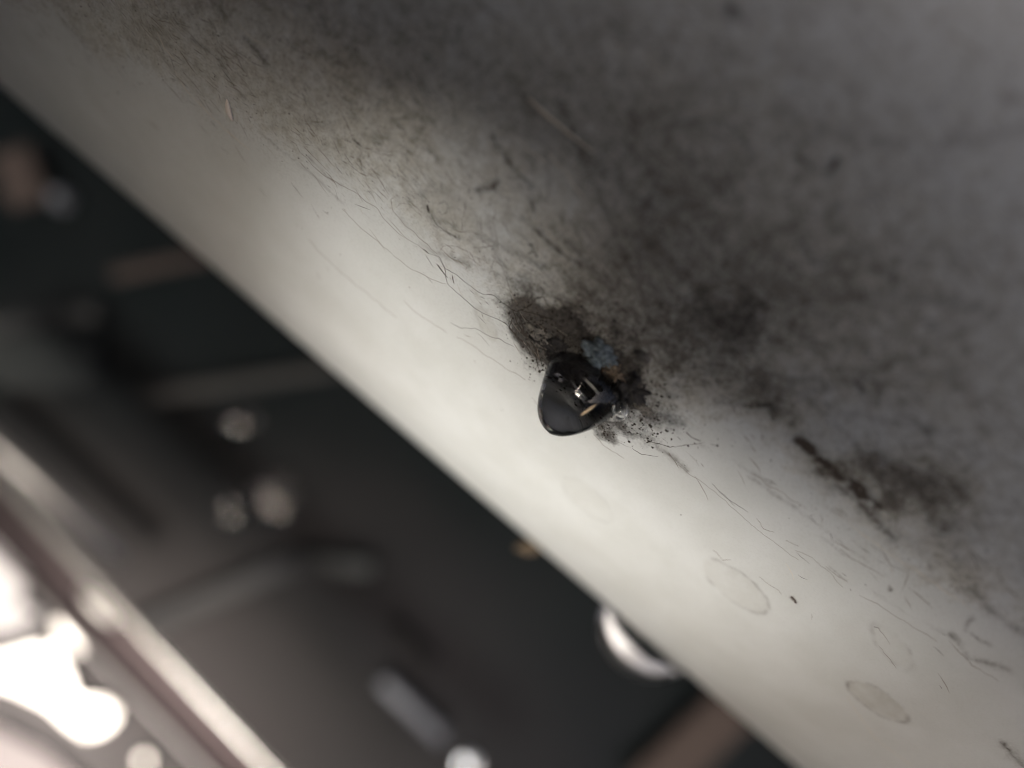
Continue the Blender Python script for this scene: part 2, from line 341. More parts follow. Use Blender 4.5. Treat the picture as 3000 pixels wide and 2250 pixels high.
pm.bump(pm.math('ADD', pm.math('MULTIPLY', fine, pm.math('ADD', pm.math('MULTIPLY', m1, .7), .06)), pm.math('MULTIPLY', mid, .3)), .00006, .6)
pm.set(Specular_IOR_Level=.4)
pipe = link('drain_pipe', me, pm.m, origin=W((0, PCY, PCZ)))
tag(pipe, 'off-white plastic pipe with brown dirt and a black stain, crossing the picture', 'pipe')

# ------------------------------------------------------------------ background wall and ground
WN = np.array((LP.x+.153, LP.y-.82, LP.z+.55)); WN /= np.linalg.norm(WN)
wc = np.array((0, 230.0, -40))
wx = np.cross(WN, (0, 0, 1.0)); wx = -wx/np.linalg.norm(wx); wy = np.cross(WN, wx); wy = wy if wy[2] > 0 else -wy
def wall_at(px, py, lift=0.0):
    d = ray(px, py); t = np.dot(wc+WN*lift, WN)/np.dot(d, WN); return d*t
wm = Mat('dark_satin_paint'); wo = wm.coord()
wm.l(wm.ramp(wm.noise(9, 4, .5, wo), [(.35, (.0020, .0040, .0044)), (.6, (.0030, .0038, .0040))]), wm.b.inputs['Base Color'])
wm.l(wm.ramp(wm.noise(30, 3, .5, wo), [(.3, (.27,)*3), (.7, (.36,)*3)]), wm.b.inputs['Roughness']); wm.set(Specular_IOR_Level=.15, Specular_Tint=(1, .93, .95, 1))  # pinkish specular tint put in for haze
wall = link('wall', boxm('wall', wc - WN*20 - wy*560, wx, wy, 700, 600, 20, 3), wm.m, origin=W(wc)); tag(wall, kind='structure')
fw = Mat('added_pale'); fw.l(fw.ramp(fw.noise(3, 6), [(.3, (.70, .71, .72)), (.7, (.82, .82, .80))]), fw.b.inputs['Base Color']); fw.set(Roughness=.9)
bm = bmesh.new(); bmesh.ops.create_cube(bm, size=1)
for v in bm.verts: v.co = Vector((v.co.x*7, 1.7 + v.co.y*.2, 1.2 + v.co.z*2.6))
fwm = bpy.data.meshes.new('added_pale_wall'); bm.to_mesh(fwm); bm.free(); tag(link('added_pale_wall', fwm, fw.m, smooth=False), kind='structure')  # unseen wall added so the drops refract something bright
bm = bmesh.new(); bmesh.ops.create_cube(bm, size=1)
for v in bm.verts: v.co = Vector((v.co.x*30, -7 + v.co.y*.3, .92 + v.co.z*1.84))
bwm = bpy.data.meshes.new('horizon_blocker'); bm.to_mesh(bwm); bm.free(); tag(link('horizon_blocker', bwm, fw.m, smooth=False), kind='structure')  # unseen wall added to hide the glowing horizon
tag(link('sky_blocker', boxm('sky_blocker', (-240, -330, 0), (1, 0, 0), (0, 1, 0), 20, 420, 900, 3), wm.m, origin=W((-240, -330, 0))), kind='structure')  # unseen panel added to block sky light from the left
gm = Mat('ground_soil'); gm.l(gm.ramp(gm.noise(6, 6), [(.3, (.05, .045, .04)), (.7, (.10, .095, .085))]), gm.b.inputs['Base Color']); gm.set(Roughness=.9)
bm = bmesh.new(); bmesh.ops.create_grid(bm, x_segments=40, y_segments=40, size=120); g = bpy.data.meshes.new('ground'); bm.to_mesh(g); bm.free()
tag(link('ground', g, gm.m), kind='structure')

# ------------------------------------------------------------------ unseen phone that shades the pipe, with added flap and blocks
km = Mat('black_phone'); km.set(Base_Color=(.02, .02, .022, 1), Roughness=.35)
ph = bpy.data.objects.new('phone', None); C.objects.link(ph)
corner = np.array((-3.0, -26.0, -37.5)); ph.location = W(corner)
tag(ph, 'black phone held behind the lens, mirrored dark in the hanging drop', 'phone')
TA = math.radians(-18); PR = DR*math.cos(TA) + DU*math.sin(TA); PU = -DR*math.sin(TA) + DU*math.cos(TA)
link('body', boxm('body', corner + PR*40 + PU*25 + np.array((0, -4, 0)), PR, PU, 40, 25, 4, 3), km.m, ph, W(corner))
fa = np.array((-15.5, -18.0, -26.5)); link('shade_flap', boxm('shade_flap', fa + DR*(-42) + DU*30, DR, DU, 65, 30, 1.5, 1), km.m, ph, W(corner))  # flap added to shade the upper left of the pipe
pmat = Mat('dark_blocker'); pmat.l(pmat.ramp(pmat.noise(60, 5), [(.3, (.018, .015, .012)), (.7, (.04, .034, .028))]), pmat.b.inputs['Base Color']); pmat.set(Roughness=.85)
for xa, xb in ((-130, -13.5), (21, 80)):      # unseen blocks added either side of the viewer to shade the pipe
    tag(link('shade_block', boxm('shade_block', ((xa+xb)/2, -80 if xa > 0 else -52, -80 if xa > 0 else 10), (1, 0, 0), (0, 1, 0), (xb-xa)/2, 14 if xa > 0 else 8, 50 if xa > 0 else 140, 2, 2), pmat.m, origin=W((xa, -80, -35))), kind='structure')

# ------------------------------------------------------------------ pipe details: cracks, scratches, specks
ck = Mat('crack_dirt'); ck.l(ck.ramp(ck.noise(1800, 3), [(.3, (.02, .016, .013)), (.7, (.075, .058, .044))]), ck.b.inputs['Base Color']); ck.set(Roughness=.9)
ckb = Mat('faint_crack_dirt'); ckb.l(ckb.ramp(ckb.noise(1800, 3), [(.3, (.13, .10, .075)), (.7, (.25, .21, .165))]), ckb.b.inputs['Base Color']); ckb.set(Roughness=.9)
ckp = Mat('pale_scuff'); ckp.set(Base_Color=(.48, .44, .37, 1), Roughness=.7)
sc_ = Mat('pale_scratch'); sc_.set(Base_Color=(.75, .69, .58, 1), Roughness=.6)
def ribbon(name, pts, wid, mat, jit=.10, h=.02, parent=None, seed=1, taper=True):
    P = SP(*pts); Q = [np.array(P[0])]
    for a, b in zip(P[:-1], P[1:]):
        a = np.array(a); b = np.array(b); n = max(1, int(np.hypot(*(b-a))/.12))
        Q += [a+(b-a)*k/n for k in range(1, n+1)]
    Q = np.array(Q); n = len(Q)
    for k in range(n):
        v = mnoise.noise_vector(Vector((Q[k][0]*1.3, Q[k][1]*1.3, seed*3.7))); v2 = mnoise.noise_vector(Vector((Q[k][0]*4.5, Q[k][1]*4.5, seed*1.7)))
        Q[k] += np.array((v.x, v.y))*jit*1.6 + np.array((v2.x, v2.y))*jit*.55
    tg = np.gradient(Q, axis=0) if n > 2 else np.tile(Q[-1]-Q[0], (n, 1)); V = []; F = []
    for k in range(n):
        t = tg[k]/(np.hypot(*tg[k])+1e-9); p = np.array((-t[1], t[0])); u = k/(n-1)
        wd = wid*(.35+1.5*max(0, .5+mnoise.noise(Vector((Q[k][0]*2.1, Q[k][1]*2.1, seed*5.1)))))*(min(1, 6*min(u, 1-u)+.15) if taper else 1)
        hb = .03
        base = 0.10*(0)
        for q, hh in ((-wd, -.05), (0, h), (wd, -.05)):
            x, a = Q[k]+p*q; V.append(on(x, a, HGT(x, a)+hh))
    for k in range(n-1):
        F += [(3*k, 3*k+1, 3*k+4, 3*k+3), (3*k+1, 3*k+2, 3*k+5, 3*k+4)]
    return link(name, mesh_np(name, np.array(V), np.array(F)), mat, parent, W(V[0]))
def HGT(x, a):
    i = int(np.clip(np.searchsorted(xs, x), 1, nx-1)); j = int(np.clip(np.searchsorted(arcs, a), 1, na-1))
    return float(max(hgt[i, j], hgt[i-1, j], hgt[i, j-1], hgt[i-1, j-1]))
CR = [ # points, half width mm, material
 ([(1000, 400), (1060, 425), (1110, 450), (1150, 453), (1190, 490), (1240, 540)], .035, 1), ([(1030, 405), (1055, 425), (1060, 430)], .08, 0),
 ([(870, 430), (930, 500), (1000, 545), (1035, 560), (1105, 610), (1150, 670), (1220, 715), (1245, 735)], .03, 1),
 ([(1245, 735), (1285, 752), (1300, 775), (1310, 830), (1340, 860), (1390, 905), (1450, 930), (1485, 950), (1505, 970), (1530, 995), (1560, 1040)], .045, 0),
 ([(1280, 770), (1300, 800), (1312, 812)], .12, 0), ([(1215, 722), (1220, 725)], .09, 0), ([(1240, 733), (1256, 742)], .09, 0), ([(1325, 810), (1332, 832)], .08, 0),
 ([(1285, 755), (1310, 790), (1335, 805), (1370, 835), (1400, 855), (1440, 865), (1465, 880), (1500, 905), (1515, 910)], .045, 0),
 ([(1515, 910), (1545, 900), (1575, 875), (1605, 870)], .05, 0), ([(1520, 905), (1560, 915), (1590, 925), (1625, 930)], .05, 0),
 ([(1320, 948), (1355, 965), (1395, 960), (1440, 985), (1475, 1000), (1510, 1015)], .035, 0),
 ([(1000, 610), (1060, 670), (1110, 710), (1150, 745)], .03, 1), ([(1150, 745), (1200, 785), (1250, 810), (1310, 835)], .035, 1),
 ([(1165, 575), (1148, 585), (1155, 620), (1180, 650), (1220, 690), (1280, 745)], .035, 1), ([(1160, 610), (1170, 598), (1190, 595), (1215, 605)], .025, 1),
 ([(1250, 595), (1252, 615), (1258, 622)], .11, 0), ([(1258, 620), (1280, 655), (1305, 680), (1345, 700)], .05, 0),
 ([(1280, 745), (1300, 722), (1340, 720), (1380, 740), (1430, 775)], .03, 1), ([(1450, 745), (1440, 780), (1430, 810)], .04, 1),
 ([(1465, 755), (1475, 800), (1500, 860), (1515, 890)], .03, 1), ([(1360, 590), (1360, 640), (1352, 680)], .035, 1), ([(1445, 600), (1450, 660), (1460, 740)], .04, 1),
 ([(1555, 715), (1560, 735), (1575, 750)], .09, 0), ([(1560, 735), (1550, 745)], .07, 0), ([(1285, 600), (1300, 590), (1312, 600), (1308, 620), (1295, 625), (1286, 612)], .05, 0),
 ([(1380, 850), (1390, 862)], .06, 0), ([(1425, 885), (1432, 895)], .05, 0), ([(1405, 868), (1420, 872)], .05, 0),
 ([(1340, 985), (1380, 1010), (1430, 1045), (1500, 1090), (1540, 1110)], .02, 1), ([(1180, 880), (1240, 930), (1310, 975)], .02, 1), ([(900, 700), (1000, 800), (1100, 880), (1160, 930)], .018, 1),
 ([(1500, 905), (1520, 950), (1545, 985), (1570, 1020), (1585, 1050)], .07, 0), ([(1510, 915), (1530, 940), (1535, 960), (1560, 1000)], .06, 0), ([(1525, 925), (1550, 940), (1560, 965)], .05, 0),
 ([(1500, 930), (1495, 960), (1520, 985)], .04, 0), ([(1540, 990), (1570, 1040), (1580, 1080)], .05, 0),
 ([(2085, 1415), (2120, 1450), (2150, 1480)], .035, 0), ([(2110, 1440), (2140, 1468), (2190, 1498)], .03, 0), ([(2215, 1520), (2240, 1550), (2270, 1560)], .035, 1), ([(2305, 1585), (2340, 1600)], .035, 1),
 ([(2420, 1660), (2450, 1685), (2480, 1705)], .035, 1), ([(2200, 1385), (2250, 1420), (2330, 1470), (2360, 1490)], .05, 1), ([(2460, 1610), (2520, 1650), (2590, 1690)], .03, 1),
 ([(2520, 1740), (2580, 1780), (2660, 1825), (2740, 1880)], .035, 1), ([(2010, 1270), (2030, 1285), (2050, 1290)], .05, 0), ([(2080, 1300), (2100, 1310)], .05, 0), ([(2140, 1305), (2150, 1310)], .08, 0),
 ([(1850, 1310), (1880, 1330), (1930, 1340)], .04, 0), ([(1900, 1290), (1960, 1310), (2060, 1300)], .04, 0), ([(1955, 1325), (1980, 1350), (1990, 1370)], .06, 1), ([(1740, 1275), (1790, 1320), (1825, 1340)], .05, 1),
 ([(2560, 1835), (2575, 1840)], .07, 0), ([(2570, 1838), (2590, 1860), (2610, 1890)], .035, 1), ([(2580, 1890), (2610, 1940), (2625, 1955)], .03, 1), ([(2330, 1610), (2400, 1650), (2470, 1720)], .02, 1),
 ([(2090, 1610), (2115, 1640), (2140, 1640)], .03, 1), ([(2230, 1690), (2290, 1740)], .02, 1), ([(1985, 1360), (2090, 1440), (2230, 1560), (2340, 1640)], .018, 1), ([(2780, 1880), (2850, 1950), (2930, 2000)], .04, 1),
]
for k, (pts, wd, mt) in enumerate(CR): ribbon('crack', pts, wd, (ck, ckb)[mt].m, parent=pipe, seed=k+1)
for k, (pts, wd) in enumerate([([(1500, 395), (1540, 430), (1600, 480)], .09), ([(1590, 430), (1650, 500), (1720, 595)], .09), ([(510, 205), (540, 260), (600, 320), (660, 380), (730, 440)], .05), ([(690, 60), (720, 100), (780, 140)], .04),
    ([(850, 0), (855, 50), (850, 95)], .05), ([(460, 90), (480, 140), (510, 170)], .07), ([(1760, 150), (1800, 130), (1880, 160), (1980, 250)], .05), ([(2400, 1130), (2420, 1290)], .02),
    ([(2480, 1530), (2600, 1620), (2730, 1700), (2850, 1790)], .05), ([(2480, 2040), (2560, 2160), (2680, 2250)], .05), ([(2300, 1650), (2330, 1700)], .03)]):
    ribbon('scratch', pts, wd, sc_.m, jit=.08, parent=pipe, seed=k+70)

def specks(name, n, dens, rmin, rmax, mat, seed, hfac=.45, region=None):
    rng = np.random.default_rng(seed); V = []; F = []; cnt = 0
    pr = dens[::3, ::3].ravel().clip(0); pr = pr/pr.sum(); gx = GX[::3, ::3].ravel(); ga = GA[::3, ::3].ravel()
    idx = rng.choice(len(pr), n, p=pr)
    for i in idx:
        x = gx[i]+rng.uniform(-.25, .25); a = ga[i]+rng.uniform(-.25, .25); r = rmin*(rmax/rmin)**(rng.random()**2.2); el = rng.uniform(.4, 1); th = rng.normal(.1, .6)
        h0 = HGT(x, a); k0 = len(V); m = 6
        V.append(on(x, a, h0+r*hfac))
        for q in range(m):
            t = 2*math.pi*q/m; rr_ = r*rng.uniform(.65, 1.35); u = rr_*math.cos(t); v = rr_*math.sin(t)*el
            V.append(on(x+u*math.cos(th)-v*math.sin(th), a+u*math.sin(th)+v*math.cos(th), h0-.03))
        F += [(k0, k0+1+q, k0+1+(q+1) % m) for q in range(m)]
    o = link(name, mesh_np(name, np.array(V), np.array(F)), mat, pipe, W(V[0]), smooth=False); o['kind'] = 'stuff'; return o
spm = Mat('dark_grit'); spm.l(spm.ramp(spm.noise(900, 3), [(.3, (.025, .02, .016)), (.7, (.12, .095, .07))]), spm.b.inputs['Base Color']); spm.set(Roughness=.95)
grm = Mat('black_grit'); grm.l(grm.ramp(grm.noise(900, 3), [(.3, (.010, .008, .007)), (.7, (.07, .055, .042))]), grm.b.inputs['Base Color']); grm.set(Roughness=.9)
inview = ((GX > -45) & (GX < 45) & (GA > 8) & (GA < 70)).astype(float)
mott = np.clip(fbm(GX*.7, GA*.7, 131, 4)*2.2-.75, 0, 1)
specks('dirt_specks', 6500, inview*(film.clip(0)*.9+stain*.5)*mott, .02, .11, spm.m, 5)
specks('dirt_grit', 2000, inview*(np.where(grime > .22, grime, 0)**1.3*1.0+crust*.8+.35*blob(1900, 1230, 3, 1.4, .5)), .025, .13, grm.m, 6, .8)

# thousands of hair-fine scuffs in the dirt film, running roughly along the pipe
def scuffs(name, n, dens, mat, seed, lmax, wmax):
    rng = np.random.default_rng(seed); V = []; F = []
    pr = dens[::3, ::3].ravel().clip(0); pr = pr/pr.sum(); gx = GX[::3, ::3].ravel(); ga = GA[::3, ::3].ravel()
    for i in rng.choice(len(pr), n, p=pr):
        x, a = gx[i]+rng.uniform(-.3, .3), ga[i]+rng.uniform(-.3, .3); th = rng.normal(-.12, .3); L = rng.uniform(.25, 1)**2*lmax; cu = rng.normal(0, .25); wd = rng.uniform(.35, 1)*wmax; k0 = len(V); m = 7
        for q in range(m):
            t = q/(m-1); V.append(on(x+math.cos(th)*0-math.sin(th)*wd, a+math.cos(th)*wd, HGT(x, a)+.014)) if False else None
            tw = wd*math.sin(math.pi*min(max(t, .08), .92)); nx_, na_ = -math.sin(th), math.cos(th); h = HGT(x, a)+.012
            V.append(on(x+nx_*tw, a+na_*tw, h)); V.append(on(x-nx_*tw, a-na_*tw, h))
            x += math.cos(th)*L/m; a += math.sin(th)*L/m; th += cu/m + rng.normal(0, .09)
        F += [(k0+2*q, k0+2*q+1, k0+2*q+3, k0+2*q+2) for q in range(m-1)]
    o = link(name, mesh_np(name, np.array(V), np.array(F)), mat, pipe, W(V[0])); o['kind'] = 'stuff'; return o
near = np.exp(-((GA-edge-5)/6.0)**2)
scuffs('fine_scuffs', 1500, inview*(film.clip(0)*.5+.6*near*film.clip(.08)+stain*.3)*np.clip(fbm(GX*.5, GA*.5, 171, 4)*2.4-.75, 0, 1), ckb.m, 9, 2.4, .026)
scuffs('fine_scuffs', 900, inview*(near*film.clip(.05)+.6*np.where(grime > .05, grime, 0)+stain*.25)*np.clip(fbm(GX*.6, GA*.6, 181, 4)*2.4-.75, 0, 1), ck.m, 10, 1.5, .02)
scuffs('pale_scuffs', 500, inview*(film.clip(0)*.5+stain*.5), ckp.m, 12, 2.0, .022)

# ------------------------------------------------------------------ water drops
water = Mat('water'); water.set(Base_Color=(.96, .965, .97, 1), Roughness=0, IOR=1.333, Transmission_Weight=1.0)
murky = Mat('murky_water'); murky.set(Base_Color=(.985, .98, .985, 1), Roughness=0, IOR=1.333, Transmission_Weight=1.0)
va = murky.n('ShaderNodeVolumeAbsorption'); va.inputs['Color'].default_value = (.55, .52, .52, 1); va.inputs['Density'].default_value = 20; murky.l(va.outputs[0], murky.t.nodes['Material Output'].inputs['Volume'])
def drop_mesh(name, c0, ax, pp, dv, prof, depth, rough_back=0.0, n=64):
    """profile rows (d, qleft, qright) mm along ax; pp across; dv depth dir"""
    prof = np.array(prof, float); d = prof[:, 0]
    L = np.concatenate([[0], np.cumsum(np.hypot(np.diff(d), np.diff(prof[:, 2])))]); s = np.linspace(0, L[-1], 64)
    def smooth(y):
        y = np.interp(s, L, y)
        for _ in range(3): y[1:-1] = .25*y[:-2]+.5*y[1:-1]+.25*y[2:]
        return y
    D, A, B = smooth(d), smooth(prof[:, 1]), smooth(prof[:, 2]); V = []
    for k in range(len(s)):
        cq, hw = (A[k]+B[k])/2, max((B[k]-A[k])/2, .004)
        for q in range(n):
            t = 2*math.pi*q/n; v = c0 + ax*D[k] + pp*(cq+hw*math.cos(t)) + dv*(hw*depth*math.sin(t))
            if rough_back:      # the back clings to crusty dirt and dries in ridges
                a_, b_ = v @ (DR*.68-DU*.73), v @ (DR*.73+DU*.68); f = smoothstep(.1, .6, math.sin(t))*(1-smoothstep(.45, .7, k/len(s)))
                v = v + dv*rough_back*f*(mnoise.noise(Vector((a_*.5, b_*2.6, 3.1))) + .5*mnoise.noise(Vector((a_*1.1, b_*6, 8.1))))
            V.append(v)
    m = len(s); F = [tuple(x) for x in grid_faces(m, n, True)] + [tuple(range(n))[::-1], tuple(range((m-1)*n, m*n))]
    me = bpy.data.meshes.new(name); me.from_pydata([W(p) for p in V], [], F)
    bm = bmesh.new(); bm.from_mesh(me); bmesh.ops.recalc_face_normals(bm, faces=bm.faces); bm.to_mesh(me); bm.free(); return me
VY = np.array((0, 1.0, 0))
x_, a_ = surf(1711, 1110); ybase = on(x_, a_)[1]
c0 = at(1711, 1110, ybase); px = ybase/FPX
axd = DR*(-.52) + DU*(-.85); axd /= np.linalg.norm(axd); ppd = DR*.85 - DU*.52; ppd /= np.linalg.norm(ppd)
prof = [(-48, -40, 60), (-38, -85, 100), (-22, -110, 128), (0, -119, 138), (33, -110, 132), (60, -104, 122), (92, -95, 106), (120, -86, 90), (147, -72, 68), (166, -56, 48), (179, -38, 29), (186, -20, 13), (188.5, -6, 2), (189, -3.2, -2.8)]
main = link('water_drop', drop_mesh('water_drop', c0 + VY*(-.4), axd, ppd, VY, [(a*px, b*px, c*px) for a, b, c in prof], .85, .0, 96), murky.m, origin=W(c0))
tag(main, 'clear dark water drop hanging in sharp focus from the black stain on the pipe', 'water drop', 'water drops hanging on the pipe')
def front(px_, py_):   # depth of the drop's near side there
    r = np.array((px_-1711, py_-1110)); d = r @ np.array((-.52, .85)); q = r @ np.array((.85, .52)); P = np.array(prof)
    A = np.interp(d, P[:, 0], P[:, 1]); B = np.interp(d, P[:, 0], P[:, 2]); hw = (B-A)/2; t = np.clip((q-(A+B)/2)/hw, -.98, .98)
    return ybase - .4 - hw*px*.85*math.sqrt(1-t*t)
def bead(c, r, label, flat=(1, 1, 1)):
    bm = bmesh.new(); bmesh.ops.create_icosphere(bm, subdivisions=4, radius=1)
    for v in bm.verts: v.co = W(c + DR*v.co.x*r*flat[0] + DU*v.co.y*r*flat[1] + VY*v.co.z*r*flat[2])
    me = bpy.data.meshes.new('water_drop'); bm.to_mesh(me); bm.free()
    return tag(link('water_drop', me, water.m, origin=W(c)), label, 'water drop', 'water drops hanging on the pipe')
bead(at(1818, 1200, front(1790, 1190)-.1), .62, 'tiny round water bead touching the right foot of the sharp drop', (.8, 1, .8))
# blurred second drop under the pipe's lower edge
x2, a2 = surf(1895, 1868); b2 = on(x2, 2.0); u2 = b2[1]/FPX
ax2 = np.array((0, .35, -1.0)); ax2 /= np.linalg.norm(ax2)
prof2 = [(-60, -150, 150), (-10, -150, 150), (30, -140, 140), (62, -122, 118), (88, -98, 92), (108, -70, 62), (120, -40, 34), (125, -14, 10), (126, -4, 2), (126.3, -2, -1)]
tag(link('water_drop', drop_mesh('water_drop', at(1885, 1862, b2[1]), ax2, np.array((1.0, 0, 0)), np.cross((1.0, 0, 0), ax2), [(a*u2, b*u2, c*u2) for a, b, c in prof2], .8), water.m, origin=W(b2)),
    'large blurred water drop with a bright crescent, hanging under the lower edge of the pipe', 'water drop', 'water drops hanging on the pipe')

def metal(n, col, rough, met=1.0):
    m = Mat(n); c = tuple(col); m.l(m.ramp(m.noise(120, 4), [(.3, tuple(v*.85 for v in c)), (.7, c)]), m.b.inputs['Base Color']); m.set(Roughness=rough, Metallic=met); return m.m
# ------------------------------------------------------------------ bits stuck on and round the drop
def fibre_mat(n, c1, c2, rough=.6):
    m = Mat(n); m.l(m.ramp(m.noise(1500, 3), [(.35, c1), (.65, c2)]), m.b.inputs['Base Color']); m.set(Roughness=rough); return m.m
def sliver(name, P, rad, mat, label, cat, flat=.4):
    P = np.array(P, float); n = 14; t = np.linspace(0, 1, n); tt = np.linspace(0, 1, len(P))
    Q = np.stack([np.interp(t, tt, P[:, k]) for k in range(3)], 1); rr_ = np.interp(t, np.linspace(0, 1, len(rad)), rad)
    return tag(link(name, tube(name, Q, rr_, 10, flat), mat, origin=W(Q[0])), label, cat)
streak_grey = fibre_mat('grey_streak', (.40, .39, .38), (.66, .65, .63))
strand_m = fibre_mat('strand', (.62, .44, .25), (.85, .68, .45)); pale_m = fibre_mat('pale_strand', (.62, .58, .48), (.78, .74, .64))
def fp(x, y, off=-.03): return at(x, y, front(x, y)+off)
sliver('strand', [fp(1702, 1217), fp(1728, 1199), fp(1757, 1179)], (.05, .13, .14, .13, .10, .06), strand_m, 'short tan straw stuck across the right side of the sharp drop', 'strand')  # tan strip laid on the drop's near side
sliver('pale_sliver', [fp(1708, 1106), fp(1734, 1131), fp(1757, 1157)], (.015, .09, .11, .07, .012), pale_m, 'pale thin sliver lying on the upper right of the sharp drop', 'sliver')  # pale strip laid on the drop's near side
sk = lambda x, y, h=.08: on(*surf(x, y), h)
sliver('pale_hair', [sk(1548, 288), sk(1600, 335), sk(1660, 385), sk(1738, 445)], (.05, .085, .095, .08, .06, .03), fibre_mat('tan_hair', (.80, .70, .52), (.92, .82, .64)), 'long straight tan hair lying on the shaded upper part of the pipe', 'hair', 1)
sliver('white_fleck', [sk(668, 290, .1), sk(676, 325, .2), sk(684, 352, .1)], (.08, .24, .28, .2, .07), fibre_mat('white_fleck', (.85, .75, .65), (.9, .82, .72)), 'short whitish fleck stuck on the dark upper left of the pipe', 'fleck', .6)
def crumb(px_, py_, r, h, mat, label, amp=.6, seed=1, name='dirt_crumb', sub=4, freq=1.6):
    x, a = surf(px_, py_); n = nrm(a); tx = np.array((1.0, 0, 0)); ta = np.cross(n, tx)
    return tag(link(name, lump(name, on(x, a, h), r, amp, seed, (tx, ta, n), sub, freq), mat, origin=W(on(x, a, h))), label, 'dirt', 'dirt crumbs round the sharp drop')
def crust_mat(n, stops, sc=3000):
    m = Mat(n); c = m.noise(sc, 6, .65, m.coord(), .6); m.l(m.ramp(c, stops), m.b.inputs['Base Color']); m.set(Roughness=.75); m.bump(m.noise(2600, 5, .65, m.coord()), .0002, .8); return m.m
blk = crust_mat('black_crust', [(.35, (.008, .007, .007)), (.62, (.04, .034, .03)), (.75, (.10, .085, .07))])
blu = crust_mat('blue_grey_crust', [(.3, (.045, .055, .06)), (.5, (.15, .185, .20)), (.72, (.40, .47, .49))], 4500)
brn = crust_mat('rusty_crust', [(.32, (.03, .022, .016)), (.5, (.16, .115, .075)), (.7, (.38, .31, .22))], 4500)
gry = crust_mat('grey_crust', [(.3, (.05, .045, .04)), (.6, (.22, .20, .17)), (.8, (.45, .42, .37))], 4000)
crumb(1762, 1028, (.85, .72, .4), .3, blu, 'blue-grey crumb of dirt just above the sharp drop', .8, 3)
crumb(1800, 1085, (.75, .5, .3), .2, brn, 'rusty brown crumb of dirt between the blue-grey crumb and the drop', .9, 5)
crumb(1650, 1045, (1.5, .8, .45), .05, blk, 'flat black crust of dirt along the upper left foot of the sharp drop', 1.1, 7)
crumb(1840, 1140, (1.0, .9, .45), .05, blk, 'black lump of dirt at the right foot of the sharp drop', 1.1, 9)
for k, (a, b, r_) in enumerate([((1668, 1112), (1728, 1192), .05), ((1680, 1128), (1733, 1187), .03), ((1676, 1140), (1722, 1190), .06)]):  # added strands imitate reflection streaks on the drop
    sliver('reflection_streak', [fp(*a), fp((a[0]+b[0])/2+1, (a[1]+b[1])/2-2), fp(*b)], (.006, r_, r_*.7, .006), streak_grey, ('long thin added fibre across the middle of the sharp drop', 'short hair-thin added fibre right of the longest one on the sharp drop', 'broadest of the three added reflection streaks across the middle of the sharp drop')[k], 'reflection')
crumb(1595, 990, (.9, .55, .28), .02, gry, 'grey crumbly dirt at the top left end of the black stain', 1.2, 11)
crumb(1888, 1192, (.7, .3, .25), .12, gry, 'pale curled flake of dirt right of the sharp drop', .7, 13)
crumb(1885, 1040, (.45, .25, .2), .1, gry, 'small pale flake of dirt right of the blue-grey crumb', .7, 15)
x_, a_ = surf(1556, 1600); pt = on(x_, 7.0, .3)
tag(link('dirt_crumb', lump('dirt_crumb', at(1553, 1604, pt[1]), (1.2, .9, .7), .6, 21, (DR, VY, DU), 3), metal('dull_tan', (.09, .065, .04), .9, 0), origin=W(pt)), 'blurred tan crumb stuck under the lower edge of the pipe', 'dirt', 'dirt crumbs round the sharp drop')

# ------------------------------------------------------------------ blurred things behind the pipe
steel = metal('dull_steel', (.36, .355, .34), .2)
glare = metal('bright_glare', (.62, .60, .57), .46)
rail = tag(bpy.data.objects.new('steel_rail', None), 'shiny steel rail slanting across the lower left corner', 'rail'); C.objects.link(rail)
ra = [at(-420, 967, 165), at(0, 1440, 165), at(258, 1727, 165), at(762, 2245, 165), at(1300, 2790, 165)]; rb = [at(-420, 1190, 165), at(246, 1910, 165), at(573, 2240, 165), at(1200, 2870, 165)]
rail.location = W(ra[2])
def resamp(P, n=24):
    P = np.array(P); t = np.concatenate([[0], np.cumsum(np.linalg.norm(np.diff(P, axis=0), axis=1))]); u = np.linspace(0, t[-1], n)
    return np.stack([np.interp(u, t, P[:, k]) for k in range(3)], 1)
link('edge', tube('edge', resamp([ra[0], ra[-1]]), 1.0, 32), steel, rail, W(ra[2])); link('edge', tube('edge', resamp([rb[0], rb[-1]]), .7, 32), metal('grey_steel', (.2, .19, .19), .35), rail, W(ra[2]))
qa, qb = ra[2], rb[1]; du = ra[-1]-ra[0]; du /= np.linalg.norm(du); dw = qb-qa; dw -= du*(dw @ du); hw_ = np.linalg.norm(dw)/2
link('web', boxm('web', (ra[0]+ra[-1]+rb[0]+rb[-1])/4 + VY*1.2, du, dw, np.linalg.norm(ra[-1]-ra[0])/2, hw_, .6, .2, 1), metal('pinkish_steel', (.05, .040, .041), .55), rail, W(ra[2]))
link('glint_bead', lump('glint_bead', at(288, 1778, 163.5), (5.5, 1.5, 1.5), .12, 3, (du, np.cross(du, VY), VY), 3), glare, rail, W(ra[2]))  # bead added to give the rail a hot glint
rod = link('thin_rod', tube('thin_rod', [wall_at(-300, 1040, 14), wall_at(0, 1312, 14), wall_at(360, 1640, 14)], 2.2, 20), metal('grey_rod', (.25, .24, .23), .45), origin=W(wall_at(0, 1312, 14)))
tag(rod, 'thin grey rod running beside the steel rail', 'rod')
def plate(name, poly, lift, mat, label, cat, th=1.0):
    P = [wall_at(x, y, lift) for x, y in poly]; c = P[0]; uv = [(float((p-c) @ wx), float((p-c) @ wy)) for p in P]
    o = link(name, slab(name, uv, c, wx, wy, th), mat, origin=W(c), smooth=False); return tag(o, label, cat)
